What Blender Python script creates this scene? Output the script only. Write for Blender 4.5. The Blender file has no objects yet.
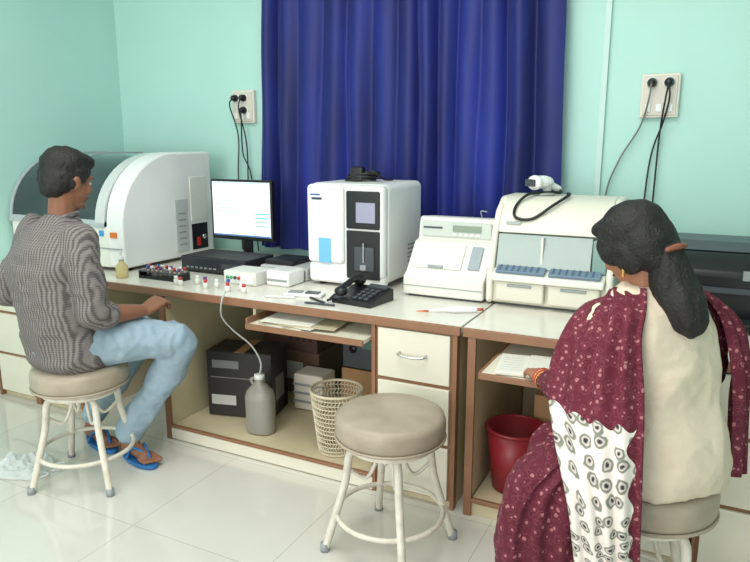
import bpy, bmesh, math, random
from mathutils import Vector, Matrix, noise
random.seed(4)
S=bpy.context.scene
S.view_settings.view_transform='Standard'
COL=bpy.context.collection
WY=3.3; LX=-3.54; DF=2.23; DT=.75

# ------------------------------------------------------------ materials
def lin(c):
    return tuple(((v/255)/12.92 if v/255<=.04045 else ((v/255+.055)/1.055)**2.4) for v in c)+(1,)
MATS={}
def M(name,rgb,rough=.5,metal=0,spec=.5,bump=0,bscale=60,var=0,vscale=8,rgb2=None,trans=0,alpha=1,emit=0,coat=0):
    if name in MATS: return MATS[name]
    m=bpy.data.materials.new(name); m.use_nodes=True
    nt=m.node_tree; b=nt.nodes['Principled BSDF']
    b.inputs['Base Color'].default_value=lin(rgb)
    b.inputs['Roughness'].default_value=rough; b.inputs['Metallic'].default_value=metal
    b.inputs['Specular IOR Level'].default_value=spec
    b.inputs['Transmission Weight'].default_value=trans
    b.inputs['Alpha'].default_value=alpha
    b.inputs['Coat Weight'].default_value=coat
    if emit:
        b.inputs['Emission Color'].default_value=lin(rgb); b.inputs['Emission Strength'].default_value=emit
    tc=nt.nodes.new('ShaderNodeTexCoord')
    n=nt.nodes.new('ShaderNodeTexNoise'); n.inputs['Scale'].default_value=vscale; n.inputs['Detail'].default_value=5
    nt.links.new(tc.outputs['Object'],n.inputs['Vector'])
    mx=nt.nodes.new('ShaderNodeMix'); mx.data_type='RGBA'
    mx.inputs[6].default_value=lin(rgb)
    c2=rgb2 if rgb2 else tuple(max(0,v*(1-.12)) for v in rgb)
    mx.inputs[7].default_value=lin(c2)
    mr=nt.nodes.new('ShaderNodeMapRange'); mr.inputs[1].default_value=.35; mr.inputs[2].default_value=.7; mr.inputs[4].default_value=var if var else .15
    nt.links.new(n.outputs['Fac'],mr.inputs[0]); nt.links.new(mr.outputs[0],mx.inputs[0])
    nt.links.new(mx.outputs[2],b.inputs['Base Color'])
    if bump:
        n2=nt.nodes.new('ShaderNodeTexNoise'); n2.inputs['Scale'].default_value=bscale; n2.inputs['Detail'].default_value=4
        nt.links.new(tc.outputs['Object'],n2.inputs['Vector'])
        bp=nt.nodes.new('ShaderNodeBump'); bp.inputs['Strength'].default_value=bump; bp.inputs['Distance'].default_value=.01
        nt.links.new(n2.outputs['Fac'],bp.inputs['Height']); nt.links.new(bp.outputs[0],b.inputs['Normal'])
    MATS[name]=m; return m

wallm=M('mint_wall_paint',(184,226,216),.55,var=.25,vscale=1.5,bump=.05,bscale=90)
ceilm=M('ceiling_white',(240,240,238),.8)
cream=M('cream_laminate',(228,222,204),.35,var=.3,vscale=5)
creamtop=M('cream_desktop',(232,228,216),.2,var=.3,vscale=6)
wood=M('brown_edging',(146,104,76),.45,var=.5,vscale=14)
panelm=M('beige_panel',(212,198,164),.5,var=.4,vscale=6)
steel=M('steel',(200,200,200),.25,metal=1)
black=M('black_plastic',(22,22,25),.35)
blackm=M('black_matte',(30,30,32),.6)
white=M('white_plastic',(238,238,236),.35)
offw=M('offwhite_plastic',(230,230,220),.4)
beige=M('beige_machine',(224,221,206),.42)
greyp=M('grey_plastic',(150,154,156),.4)
dgrey=M('dark_grey',(70,74,80),.4)
cable=M('cable_black',(20,20,20),.5)
wpaint=M('white_painted_tube',(228,221,208),.35,var=.5,vscale=25,rgb2=(184,172,154))
skin=M('skin_brown',(142,94,70),.5,bump=.05,bscale=200)
skinw=M('skin_woman',(164,110,82),.5,bump=.05,bscale=200)
hairm=M('black_hair',(22,17,16),.6,bump=.5,bscale=150)
glassd=M('smoked_cover',(30,36,42),.07,coat=.8,var=.8,vscale=5,rgb2=(58,66,72))

def tile_mat():
    m=bpy.data.materials.new('floor_tiles'); m.use_nodes=True; nt=m.node_tree; b=nt.nodes['Principled BSDF']
    tc=nt.nodes.new('ShaderNodeTexCoord'); br=nt.nodes.new('ShaderNodeTexBrick')
    br.offset=0; br.inputs['Scale'].default_value=1; br.inputs['Brick Width'].default_value=.6; br.inputs['Row Height'].default_value=.6
    br.inputs['Mortar Size'].default_value=.0018; br.inputs['Color1'].default_value=lin((220,217,208)); br.inputs['Color2'].default_value=lin((216,213,204))
    br.inputs['Mortar'].default_value=lin((188,184,174))
    nt.links.new(tc.outputs['Object'],br.inputs['Vector'])
    n=nt.nodes.new('ShaderNodeTexNoise'); n.inputs['Scale'].default_value=3; n.inputs['Detail'].default_value=6
    nt.links.new(tc.outputs['Object'],n.inputs['Vector'])
    mx=nt.nodes.new('ShaderNodeMix'); mx.data_type='RGBA'; mx.blend_type='MULTIPLY'; mx.inputs[0].default_value=.25
    cr=nt.nodes.new('ShaderNodeValToRGB'); cr.color_ramp.elements[0].position=.3; cr.color_ramp.elements[0].color=(.75,.75,.7,1); cr.color_ramp.elements[1].position=.65
    nt.links.new(n.outputs['Fac'],cr.inputs[0]); nt.links.new(br.outputs['Color'],mx.inputs[6]); nt.links.new(cr.outputs[0],mx.inputs[7])
    nt.links.new(mx.outputs[2],b.inputs['Base Color'])
    b.inputs['Roughness'].default_value=.06; b.inputs['Specular IOR Level'].default_value=.85
    return m
def curtain_mat():
    m=bpy.data.materials.new('blue_curtain_cloth'); m.use_nodes=True; nt=m.node_tree; b=nt.nodes['Principled BSDF']
    tc=nt.nodes.new('ShaderNodeTexCoord'); mp=nt.nodes.new('ShaderNodeMapping'); mp.inputs['Scale'].default_value=(6,6,1.2)
    n=nt.nodes.new('ShaderNodeTexNoise'); n.inputs['Scale'].default_value=1; n.inputs['Detail'].default_value=5
    nt.links.new(tc.outputs['Object'],mp.inputs['Vector']); nt.links.new(mp.outputs[0],n.inputs['Vector'])
    cr=nt.nodes.new('ShaderNodeValToRGB'); cr.color_ramp.elements[0].position=.35; cr.color_ramp.elements[0].color=lin((20,28,96)); cr.color_ramp.elements[1].position=.7; cr.color_ramp.elements[1].color=lin((28,44,140))
    nt.links.new(n.outputs['Fac'],cr.inputs[0]); nt.links.new(cr.outputs[0],b.inputs['Base Color'])
    b.inputs['Roughness'].default_value=.55; b.inputs['Sheen Weight'].default_value=.1
    t=nt.nodes.new('ShaderNodeBsdfTranslucent'); nt.links.new(cr.outputs[0],t.inputs['Color'])
    ms=nt.nodes.new('ShaderNodeMixShader'); ms.inputs[0].default_value=.22
    nt.links.new(b.outputs[0],ms.inputs[1]); nt.links.new(t.outputs[0],ms.inputs[2]); nt.links.new(ms.outputs[0],nt.nodes['Material Output'].inputs['Surface'])
    return m
def stripe_mat():
    m=bpy.data.materials.new('checked_shirt_cloth'); m.use_nodes=True; nt=m.node_tree; b=nt.nodes['Principled BSDF']
    tc=nt.nodes.new('ShaderNodeTexCoord')
    def wave(rot,sc):
        mp=nt.nodes.new('ShaderNodeMapping'); mp.inputs['Rotation'].default_value=rot
        nt.links.new(tc.outputs['Object'],mp.inputs['Vector'])
        w=nt.nodes.new('ShaderNodeTexWave'); w.inputs['Scale'].default_value=sc; w.inputs['Distortion'].default_value=.8; w.inputs['Detail'].default_value=1
        nt.links.new(mp.outputs[0],w.inputs['Vector']); return w
    w1=wave((0,0,.6),24); w2=wave((0,math.pi/2,0),34)
    ad=nt.nodes.new('ShaderNodeMath'); ad.operation='ADD'
    mu=nt.nodes.new('ShaderNodeMath'); mu.operation='MULTIPLY'; mu.inputs[1].default_value=.45
    nt.links.new(w1.outputs['Fac'],ad.inputs[0]); nt.links.new(w2.outputs['Fac'],mu.inputs[0]); nt.links.new(mu.outputs[0],ad.inputs[1])
    cr=nt.nodes.new('ShaderNodeValToRGB'); cr.color_ramp.elements[0].position=.3; cr.color_ramp.elements[0].color=lin((84,78,78)); cr.color_ramp.elements[1].position=1.0; cr.color_ramp.elements[1].color=lin((130,122,120))
    nt.links.new(ad.outputs[0],cr.inputs[0]); nt.links.new(cr.outputs[0],b.inputs['Base Color']); b.inputs['Roughness'].default_value=.85
    return m
def print_mat(name,base,dot,scale,whitez=None):
    m=bpy.data.materials.new(name); m.use_nodes=True; nt=m.node_tree; b=nt.nodes['Principled BSDF']
    tc=nt.nodes.new('ShaderNodeTexCoord')
    nz=nt.nodes.new('ShaderNodeTexNoise'); nz.inputs['Scale'].default_value=30
    nt.links.new(tc.outputs['Object'],nz.inputs['Vector'])
    va=nt.nodes.new('ShaderNodeVectorMath'); va.operation='MULTIPLY_ADD'; va.inputs[1].default_value=(.02,.02,.02)
    nt.links.new(nz.outputs['Color'],va.inputs[0]); nt.links.new(tc.outputs['Object'],va.inputs[2])
    v=nt.nodes.new('ShaderNodeTexVoronoi'); v.inputs['Scale'].default_value=scale; nt.links.new(va.outputs[0],v.inputs['Vector'])
    cr=nt.nodes.new('ShaderNodeValToRGB'); e=cr.color_ramp.elements
    e[0].position=.18; e[0].color=lin(dot); e[1].position=.3; e[1].color=lin(base)
    x=cr.color_ramp.elements.new(.42); x.color=lin(base); x=cr.color_ramp.elements.new(.5); x.color=lin(tuple(int(a*.65+c*.35) for a,c in zip(base,dot))); x=cr.color_ramp.elements.new(.58); x.color=lin(base)
    nt.links.new(v.outputs['Distance'],cr.inputs[0])
    out=cr.outputs[0]
    if whitez:
        uv=nt.nodes.new('ShaderNodeUVMap'); uv.uv_map='cloth'
        sc=nt.nodes.new('ShaderNodeVectorMath'); sc.operation='MULTIPLY'; sc.inputs[1].default_value=(5.5,22,1)
        nt.links.new(uv.outputs[0],sc.inputs[0])
        nt.links.new(nz.outputs['Color'],(w_:=nt.nodes.new('ShaderNodeVectorMath')).inputs[0]); w_.operation='MULTIPLY_ADD'; w_.inputs[1].default_value=(.5,.5,0); nt.links.new(sc.outputs[0],w_.inputs[2])
        v2=nt.nodes.new('ShaderNodeTexVoronoi'); v2.voronoi_dimensions='2D'; v2.inputs['Scale'].default_value=1; v2.inputs['Randomness'].default_value=.5; nt.links.new(w_.outputs[0],v2.inputs['Vector'])
        c2=nt.nodes.new('ShaderNodeValToRGB'); e=c2.color_ramp.elements
        e[0].position=.0; e[0].color=lin((52,52,54)); e[1].position=.40; e[1].color=lin((236,224,216))
        for p_,c_ in ((.10,(60,60,62)),(.15,(196,184,178)),(.22,(210,198,190)),(.26,(120,122,112)),(.34,(136,136,124))):
            x=c2.color_ramp.elements.new(p_); x.color=lin(c_)
        nt.links.new(v2.outputs['Distance'],c2.inputs[0])
        sp=nt.nodes.new('ShaderNodeSeparateXYZ'); nt.links.new(uv.outputs[0],sp.inputs[0])
        def cmp(op,sock,val):
            q=nt.nodes.new('ShaderNodeMath'); q.operation=op; nt.links.new(sock,q.inputs[0]); q.inputs[1].default_value=val; return q.outputs[0]
        def mul(a,b_):
            q=nt.nodes.new('ShaderNodeMath'); q.operation='MULTIPLY'; nt.links.new(a,q.inputs[0]); nt.links.new(b_,q.inputs[1]); return q.outputs[0]
        sn=nt.nodes.new('ShaderNodeMath'); sn.operation='SINE'; m6=cmp('MULTIPLY',sp.outputs['X'],28.0); nt.links.new(m6,sn.inputs[0])
        am=cmp('MULTIPLY',sn.outputs[0],.010); ad=nt.nodes.new('ShaderNodeMath'); ad.operation='ADD'; nt.links.new(am,ad.inputs[0]); nt.links.new(sp.outputs['Y'],ad.inputs[1])
        # maroon selvedge with slanted/scalloped boundary
        s2=nt.nodes.new('ShaderNodeMath'); s2.operation='SINE'; nt.links.new(cmp('MULTIPLY',sp.outputs['Y'],60.0),s2.inputs[0])
        a2=nt.nodes.new('ShaderNodeMath'); a2.operation='ADD'; nt.links.new(cmp('MULTIPLY',s2.outputs[0],.05),a2.inputs[0]); nt.links.new(sp.outputs['X'],a2.inputs[1])
        mask=mul(cmp('GREATER_THAN',ad.outputs[0],whitez),cmp('LESS_THAN',a2.outputs[0],.84))
        mx=nt.nodes.new('ShaderNodeMix'); mx.data_type='RGBA'; nt.links.new(mask,mx.inputs[0]); nt.links.new(out,mx.inputs[6]); nt.links.new(c2.outputs[0],mx.inputs[7]); out=mx.outputs[2]
    nt.links.new(out,b.inputs['Base Color']); b.inputs['Roughness'].default_value=.85
    return m
denim=M('light_blue_denim',(160,180,194),.85,var=.7,vscale=9,rgb2=(122,146,164),bump=.15,bscale=300)
shirtm=stripe_mat()
maroon=print_mat('maroon_print_cloth',(90,20,40),(168,104,110),50)
maroonw=print_mat('dupatta_print_cloth',(96,22,42),(172,110,116),54,whitez=.50)
creamc=M('cream_cotton',(230,212,190),.85,bump=.2,bscale=250,var=.35,vscale=6)
seatm=M('beige_rexine',(172,158,140),.42,bump=.1,bscale=160,var=.6,vscale=10,rgb2=(146,132,114))

# ------------------------------------------------------------ helpers
def G(name,loc=(0,0,0),rz=0):
    e=bpy.data.objects.new(name,None); e.location=loc; e.rotation_euler=(0,0,rz); e.empty_display_size=.1
    COL.objects.link(e); return e
def O(name,verts,faces,mat,par=None,smooth=False,bevel=0,seg=3,loc=None,rot=None):
    me=bpy.data.meshes.new(name); me.from_pydata([tuple(v) for v in verts],[],faces); me.update()
    bm=bmesh.new(); bm.from_mesh(me); bmesh.ops.recalc_face_normals(bm,faces=bm.faces); bm.to_mesh(me); bm.free()
    ob=bpy.data.objects.new(name,me); COL.objects.link(ob)
    if mat: me.materials.append(mat)
    if par: ob.parent=par
    if loc: ob.location=loc
    if rot: ob.rotation_euler=rot
    if smooth:
        for p in me.polygons: p.use_smooth=True
    if bevel:
        b=ob.modifiers.new('bevel','BEVEL'); b.width=bevel; b.segments=seg; b.limit_method='ANGLE'; b.angle_limit=math.radians(35)
        for p in me.polygons: p.use_smooth=True
        w=ob.modifiers.new('wn','WEIGHTED_NORMAL'); w.keep_sharp=True
    return ob
def box(name,a,b,mat,par=None,bevel=0,rot=None,seg=2):
    c=[(a[i]+b[i])/2 for i in range(3)]; h=[abs(b[i]-a[i])/2 for i in range(3)]
    v=[(x*h[0],y*h[1],z*h[2]) for x in(-1,1) for y in(-1,1) for z in(-1,1)]
    f=[(0,1,3,2),(4,6,7,5),(0,4,5,1),(2,3,7,6),(0,2,6,4),(1,5,7,3)]
    return O(name,v,f,mat,par,bevel=bevel,seg=seg,loc=c,rot=rot)
def prof(name,pts,x0,x1,mat,par=None,bevel=0,seg=3):
    n=len(pts); v=[(x0,y,z) for y,z in pts]+[(x1,y,z) for y,z in pts]
    f=[tuple(range(n)),tuple(range(2*n-1,n-1,-1))]+[(i,(i+1)%n,(i+1)%n+n,i+n) for i in range(n)]
    return O(name,v,f,mat,par,bevel=bevel,seg=seg)
def lathe(name,pr,mat,par=None,loc=(0,0,0),seg=40,rot=None,smooth=True,scale=(1,1)):
    v=[];f=[];n=len(pr)
    for i in range(seg):
        a=2*math.pi*i/seg
        for r,z in pr: v.append((r*math.cos(a)*scale[0],r*math.sin(a)*scale[1],z))
    for i in range(seg):
        j=(i+1)%seg
        for k in range(n-1): f.append((i*n+k,j*n+k,j*n+k+1,i*n+k+1))
    if pr[0][0]>1e-6: f.append(tuple(i*n for i in range(seg)))
    if pr[-1][0]>1e-6: f.append(tuple(i*n+n-1 for i in range(seg)))
    ob=O(name,v,f,mat,par,loc=loc,rot=rot)
    bm=bmesh.new(); bm.from_mesh(ob.data); bmesh.ops.remove_doubles(bm,verts=bm.verts,dist=1e-5); bmesh.ops.recalc_face_normals(bm,faces=bm.faces); bm.to_mesh(ob.data); bm.free()
    if smooth:
        for p in ob.data.polygons: p.use_smooth=len(p.vertices)<6
    return ob
def tube(name,pts,r,mat,par=None,cyclic=False,res=8,typ='CATMULL'):
    c=bpy.data.curves.new(name,'CURVE'); c.dimensions='3D'; c.bevel_depth=r; c.bevel_resolution=3; c.use_fill_caps=True
    pts=[Vector(p) for p in pts]
    out=[]; n=len(pts)
    if typ=='CATMULL' and n>2:
        rng=range(n) if cyclic else range(n-1)
        for i in rng:
            p0=pts[(i-1)%n] if (cyclic or i>0) else pts[0]*2-pts[1]
            p1=pts[i]; p2=pts[(i+1)%n]
            p3=pts[(i+2)%n] if (cyclic or i+2<n) else pts[-1]*2-pts[-2]
            for k in range(res):
                t=k/res
                out.append(.5*((2*p1)+(p2-p0)*t+(2*p0-5*p1+4*p2-p3)*t*t+(3*p1-p0-3*p2+p3)*t**3))
        if not cyclic: out.append(pts[-1])
    else: out=pts
    s=c.splines.new('POLY'); s.points.add(len(out)-1)
    for p,q in zip(s.points,out): p.co=(q.x,q.y,q.z,1)
    s.use_cyclic_u=cyclic
    ob=bpy.data.objects.new(name,c); COL.objects.link(ob)
    dg=bpy.context.evaluated_depsgraph_get(); me=bpy.data.meshes.new_from_object(ob.evaluated_get(dg))
    bpy.data.objects.remove(ob); me.name=name
    ob=bpy.data.objects.new(name,me); COL.objects.link(ob); me.materials.clear(); me.materials.append(mat)
    for p in me.polygons: p.use_smooth=True
    if par: ob.parent=par
    return ob
_ico={}
def ico(n):
    if n not in _ico:
        bm=bmesh.new(); bmesh.ops.create_icosphere(bm,subdivisions=n,radius=1)
        _ico[n]=([v.co.copy() for v in bm.verts],[tuple(v.index for v in f.verts) for f in bm.faces]); bm.free()
    return _ico[n]
class Blob:
    def __init__(s): s.v=[];s.f=[]
    def ell(s,c,r,rot=None,n=3):
        if not hasattr(r,'__len__'): r=(r,r,r)
        V,F=ico(n); o=len(s.v); c=Vector(c)
        for q in V:
            w=Vector((q.x*r[0],q.y*r[1],q.z*r[2]))
            if rot is not None: w=rot@w
            s.v.append(c+w)
        s.f+=[tuple(i+o for i in t) for t in F]
    def chain(s,pts,n=2,step=.3):
        for (a,ra),(b,rb) in zip(pts,pts[1:]):
            a=Vector(a);b=Vector(b);L=(b-a).length
            k=max(2,int(L/(min(ra,rb)*step)))
            for i in range(k+1):
                t=i/k; s.ell(a.lerp(b,t),ra+(rb-ra)*t,n=n)
    def rings(s,rs,R,F,seg=28):
        o=len(s.v)
        for c,w,d in rs:
            for i in range(seg):
                a=2*math.pi*i/seg
                ca,sa=math.cos(a),math.sin(a)
                ex=.85
                s.v.append(Vector(c)+R*w*math.copysign(abs(ca)**ex,ca)+F*d*math.copysign(abs(sa)**ex,sa))
        for k in range(len(rs)-1):
            for i in range(seg):
                j=(i+1)%seg
                s.f.append((o+k*seg+i,o+k*seg+j,o+(k+1)*seg+j,o+(k+1)*seg+i))
        s.f.append(tuple(o+i for i in range(seg))[::-1]); e=o+(len(rs)-1)*seg; s.f.append(tuple(e+i for i in range(seg)))
    def build(s,name,mat,par,voxel=.009,smooth=6,disp=None):
        me=bpy.data.meshes.new(name); me.from_pydata(s.v,[],s.f); me.update()
        ob=bpy.data.objects.new(name,me); COL.objects.link(ob)
        m=ob.modifiers.new('r','REMESH'); m.mode='VOXEL'; m.voxel_size=voxel
        m=ob.modifiers.new('s','SMOOTH'); m.factor=.5; m.iterations=smooth
        dg=bpy.context.evaluated_depsgraph_get(); me2=bpy.data.meshes.new_from_object(ob.evaluated_get(dg))
        bpy.data.objects.remove(ob); me2.name=name
        ob=bpy.data.objects.new(name,me2); COL.objects.link(ob)
        if disp:
            nor=[v.normal.copy() for v in me2.vertices]
            for v,nn in zip(me2.vertices,nor): v.co+=nn*disp(v.co)
        for p in me2.polygons: p.use_smooth=True
        me2.materials.clear(); me2.materials.append(mat)
        if par: ob.parent=par
        return ob
def sheet(name,rows,mat,par,nu=40,nv=60,fold=.01,nf=5,thick=.004,seed=0):
    rows=[[Vector(p) for p in r] for r in rows]; n=len(rows)
    def cr(p0,p1,p2,p3,t): return .5*((2*p1)+(p2-p0)*t+(2*p0-5*p1+4*p2-p3)*t*t+(3*p1-p0-3*p2+p3)*t**3)
    V=[]
    for j in range(nv+1):
        q=j/nv*(n-1); k=min(int(q),n-2); t=q-k
        P=[cr(rows[max(k-1,0)][c],rows[k][c],rows[k+1][c],rows[min(k+2,n-1)][c],t) for c in range(3)]
        for i in range(nu+1):
            s=i/nu
            p=P[0]*(2*(s-.5)*(s-1))+P[1]*(4*s*(1-s))+P[2]*(2*s*(s-.5))
            d=(P[2]-P[0]).cross(Vector((0,0,1))); d=d.normalized() if d.length>1e-6 else Vector((0,1,0))
            ph=noise.noise(Vector((seed,j/nv*2,s*1.5)))*2
            p=p+d*fold*math.sin(2*math.pi*nf*s+ph+seed)
            V.append(p)
    F=[(j*(nu+1)+i,j*(nu+1)+i+1,(j+1)*(nu+1)+i+1,(j+1)*(nu+1)+i) for j in range(nv) for i in range(nu)]
    ob=O(name,V,F,mat,par,smooth=True)
    uvl=ob.data.uv_layers.new(name='cloth')
    for lp in ob.data.loops:
        vi=lp.vertex_index; uvl.data[lp.index].uv=((vi%(nu+1))/nu,(vi//(nu+1))/nv)
    m=ob.modifiers.new('solid','SOLIDIFY'); m.thickness=thick; m.offset=0
    return ob

# ------------------------------------------------------------ room
floorm=tile_mat()
XR=2.3; YF=-2.6
box('floor',(LX-.1,YF,-.05),(XR+.1,WY+.1,0),floorm)
box('ceiling',(LX-.1,YF,2.9),(XR+.1,WY+.1,2.95),ceilm)
box('wall_left',(LX-.1,YF,0),(LX,WY,2.9),wallm)
box('wall_right',(XR,YF,0),(XR+.1,WY,2.9),wallm)
wx0,wx1,wz0,wz1=-2.15,-.85,1.0,2.25
def wallback():
    v=[];f=[]
    def bx(a,b):
        o=len(v)
        for x in(a[0],b[0]):
            for y in(WY,WY+.1):
                for z in(a[1],b[1]): v.append((x,y,z))
        f.extend([tuple(i+o for i in t) for t in [(0,1,3,2),(4,6,7,5),(0,4,5,1),(2,3,7,6),(0,2,6,4),(1,5,7,3)]])
    bx((LX-.1,0),(wx0,2.9)); bx((wx1,0),(XR+.1,2.9)); bx((wx0,0),(wx1,wz0)); bx((wx0,wz1),(wx1,2.9))
    return O('wall_back',v,f,wallm)
wallback()
w=G('window_1')
for n_,a,b in [('frame_left',(wx0,WY,wz0),(wx0+.05,WY+.08,wz1)),('frame_right',(wx1-.05,WY,wz0),(wx1,WY+.08,wz1)),('frame_bottom',(wx0,WY,wz0),(wx1,WY+.08,wz0+.05)),('frame_top',(wx0,WY,wz1-.05),(wx1,WY+.08,wz1)),('mullion',(-1.53,WY+.01,wz0),(-1.47,WY+.07,wz1))]:
    box(n_,a,b,M('window_wood',(120,90,70),.5),w)
box('trim_conduit',(-.483,WY-.02,.76),(-.458,WY-.001,2.9),M('conduit_white',(200,226,220),.5))

def curtain():
    g=G('window_curtain'); nu=420; nv=40; V=[];F=[]
    for j in range(nv+1):
        t=j/nv; z=2.42-(2.42-.80)*t
        x0=-2.325-.07*t; x1=-.665+.04*t
        for i in range(nu+1):
            s=i/nu
            ph=s*2*math.pi*13+1.9*math.sin(s*9+.5)+1.3*noise.noise(Vector((s*6,t*1.4,3)))
            a=.028*(.75+.4*math.sin(s*23))*(.8+.3*t)
            y=WY-.08+a*math.sin(ph)+.016*noise.noise(Vector((s*14,t*3,9)))
            x=x0+(x1-x0)*s+.012*math.cos(ph)*.8
            V.append((x,y,z))
    F=[(j*(nu+1)+i,j*(nu+1)+i+1,(j+1)*(nu+1)+i+1,(j+1)*(nu+1)+i) for j in range(nv) for i in range(nu)]
    O('cloth',V,F,curtain_mat(),g,smooth=True)
    tube('rod',[(-2.5,WY-.07,2.44),(-.52,WY-.07,2.44)],.012,steel,g,typ='POLY')
    for x in(-2.46,-.56): box('bracket',(x-.01,WY-.08,2.42),(x+.01,WY-.001,2.46),steel,g)
curtain()

def socket(name,cx,cz,plugs,cables):
    g=G(name)
    box('back_box',(cx-.08,WY-.03,cz-.095),(cx+.08,WY-.001,cz+.095),M('socket_white',(228,222,210),.4),g,bevel=.006)
    box('plate',(cx-.07,WY-.036,cz-.085),(cx+.07,WY-.028,cz+.085),M('socket_plate',(216,208,196),.35),g,bevel=.003)
    for dx in (-.045,0,.045): box('switch',(cx+dx-.012,WY-.042,cz-.07),(cx+dx+.012,WY-.034,cz-.035),white,g,bevel=.002)
    for k,(px,pz) in enumerate(plugs):
        lathe('plug_%d'%k,[(0,-.001),(.02,-.001),(.021,.012),(.014,.035),(.008,.04),(0,.04)],black,g,loc=(cx+px,WY-.036,cz+pz),rot=(math.pi/2,0,0),seg=20)
        lathe('pin_face_%d'%k,[(0,0),(.026,0),(.026,.003),(0,.003)],white,g,loc=(cx+px,WY-.035,cz+pz),rot=(math.pi/2,0,0),seg=24)
    for k,(c,col) in enumerate(cables): tube('cable_%d'%k,c,.004,col,g)
cg=M('cable_grey',(120,120,118),.5)
y=WY-.075
socket('wall_socket',-2.515,1.62,[(-.045,.05),(.015,.05),(.015,-.02)],[
 ([(-2.56,y,1.665),(-2.565,WY-.09,1.62),(-2.55,WY-.04,1.45),(-2.57,WY-.03,1.2),(-2.56,WY-.03,.76)],cable),
 ([(-2.50,y,1.665),(-2.50,WY-.09,1.6),(-2.49,WY-.04,1.4),(-2.5,WY-.03,1.1),(-2.5,WY-.03,.76)],cable),
 ([(-2.50,y,1.60),(-2.485,WY-.09,1.55),(-2.52,WY-.04,1.35),(-2.47,WY-.03,1.2),(-2.44,WY-.03,.76)],cable)])
socket('wall_socket',-.228,1.615,[(-.035,.055),(.035,.055)],[
 ([(-.263,y,1.665),(-.268,WY-.08,1.60),(-.30,WY-.04,1.48),(-.38,WY-.03,1.33),(-.43,WY-.03,1.15),(-.44,WY-.03,.76)],cg),
 ([(-.193,y,1.665),(-.185,WY-.08,1.6),(-.205,WY-.04,1.5),(-.25,WY-.03,1.3),(-.265,WY-.03,.76)],cable),
 ([(-.193,y,1.66),(-.2,WY-.09,1.6),(-.215,WY-.04,1.45),(-.22,WY-.03,1.2),(-.225,WY-.03,.76)],cable)])

# ------------------------------------------------------------ desks
def drawer(g,x0,x1,z0,z1,n,handle=True):
    box('drawer_frame_%s'%n,(x0,DF+.012,z0),(x1,DF+.03,z1),wood,g)
    box('drawer_front_%s'%n,(x0+.012,DF,z0+.008),(x1-.012,DF+.02,z1-.008),cream,g,bevel=.003)
    if handle:
        cx=(x0+x1)/2; cz=(z0+z1)/2+.01
        tube('handle_%s'%n,[(cx-.055,DF,cz),(cx-.05,DF-.022,cz-.004),(cx,DF-.028,cz-.008),(cx+.05,DF-.022,cz-.004),(cx+.055,DF,cz)],.005,steel,g)
def unit(g,x0,x1,levels,tag):
    box('carcass_'+tag,(x0,DF+.03,.0),(x1,WY-.15,.715),panelm,g)
    box('stile_l_'+tag,(x0-.008,DF+.002,0),(x0+.008,DF+.035,.72),wood,g)
    box('stile_r_'+tag,(x1-.008,DF+.002,0),(x1+.008,DF+.035,.72),wood,g)
    for i,(a,b) in enumerate(levels): drawer(g,x0+.008,x1-.008,a,b,'%s%d'%(tag,i),i==0)
LV=[(.50,.715),(.26,.50),(.03,.26)]
d1=G('lab_workbench')
box('top',(LX+.005,DF+.006,.722),(-.765,WY-.004,DT),creamtop,d1)
box('top_edge',(LX+.005,DF-.006,.714),(-.765,DF+.008,DT-.002),wood,d1,bevel=.003)
unit(d1,LX+.03,-3.2,LV,'a'); unit(d1,-3.18,-2.84,LV,'b')
box('side_panel',(-2.245,DF+.01,0),(-2.225,WY-.15,.72),panelm,d1)
box('side_edge',(-2.25,DF-.002,0),(-2.22,DF+.012,.72),wood,d1)
box('plinth',(-2.22,DF+.012,0),(-1.13,WY-.15,.07),panelm,d1)
box('plinth_front',(-2.22,DF,0.006),(-1.13,DF+.014,.062),cream,d1)
box('plinth_edge',(-2.22,DF-.003,.06),(-1.13,DF+.016,.074),wood,d1,bevel=.003)
unit(d1,-1.125,-.785,LV,'c')
box('tray',(-1.69,DF-.06,.645),(-1.14,2.75,.66),cream,d1)
box('tray_edge',(-1.695,DF-.072,.64),(-1.135,DF-.06,.664),wood,d1,bevel=.002)
box('tray_side',(-1.70,DF-.06,.64),(-1.69,2.75,.685),wood,d1)
box('tray_rail',(-1.72,DF+.02,.66),(-1.705,2.8,.722),panelm,d1)
d2=G('side_workbench')
box('top',(-.755,DF+.006,.722),(XR-.01,WY-.004,DT),creamtop,d2)
box('top_edge',(-.755,DF-.006,.714),(XR-.01,DF+.008,DT-.002),wood,d2,bevel=.003)
box('side_panel',(-.73,DF+.01,0),(-.71,WY-.15,.72),panelm,d2)
box('side_edge',(-.735,DF-.002,0),(-.705,DF+.012,.72),wood,d2)
box('plinth',(-.705,DF+.012,0),(-.36,WY-.15,.07),panelm,d2)
box('plinth_edge',(-.705,DF-.003,.056),(-.36,DF+.016,.074),wood,d2,bevel=.003)
box('back_panel',(-.705,3.0,.07),(-.36,3.015,.72),panelm,d2)
unit(d2,-.35,.05,LV,'d'); unit(d2,.06,.46,LV,'e'); unit(d2,.47,.87,LV,'f'); unit(d2,.88,1.5,LV,'g')
box('writing_board',(-.62,DF-.2,.646),(-.375,DF+.3,.660),cream,d2)
box('writing_board_edge',(-.625,DF-.212,.640),(-.37,DF-.2,.661),wood,d2,bevel=.002)
box('writing_board_side',(-.63,DF-.2,.640),(-.62,DF+.3,.661),wood,d2)
rg=G('register_book',(-.49,DF-.09,.6625),.15)
paper=M('paper',(228,226,214),.7)
prof('page_block_left',[(-.1,0),(.1,0),(.1,.012),(-.1,.012)],-.1,0,paper,rg,bevel=.003)
prof('page_block_right',[(-.1,0),(.1,0),(.1,.016),(-.1,.016)],0,.1,paper,rg,bevel=.003)
for i in range(6): box('ruled_line_%d'%i,(-.085,-.07+i*.025,.0122),(-.015,-.069+i*.025,.0126),greyp,rg)
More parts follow.
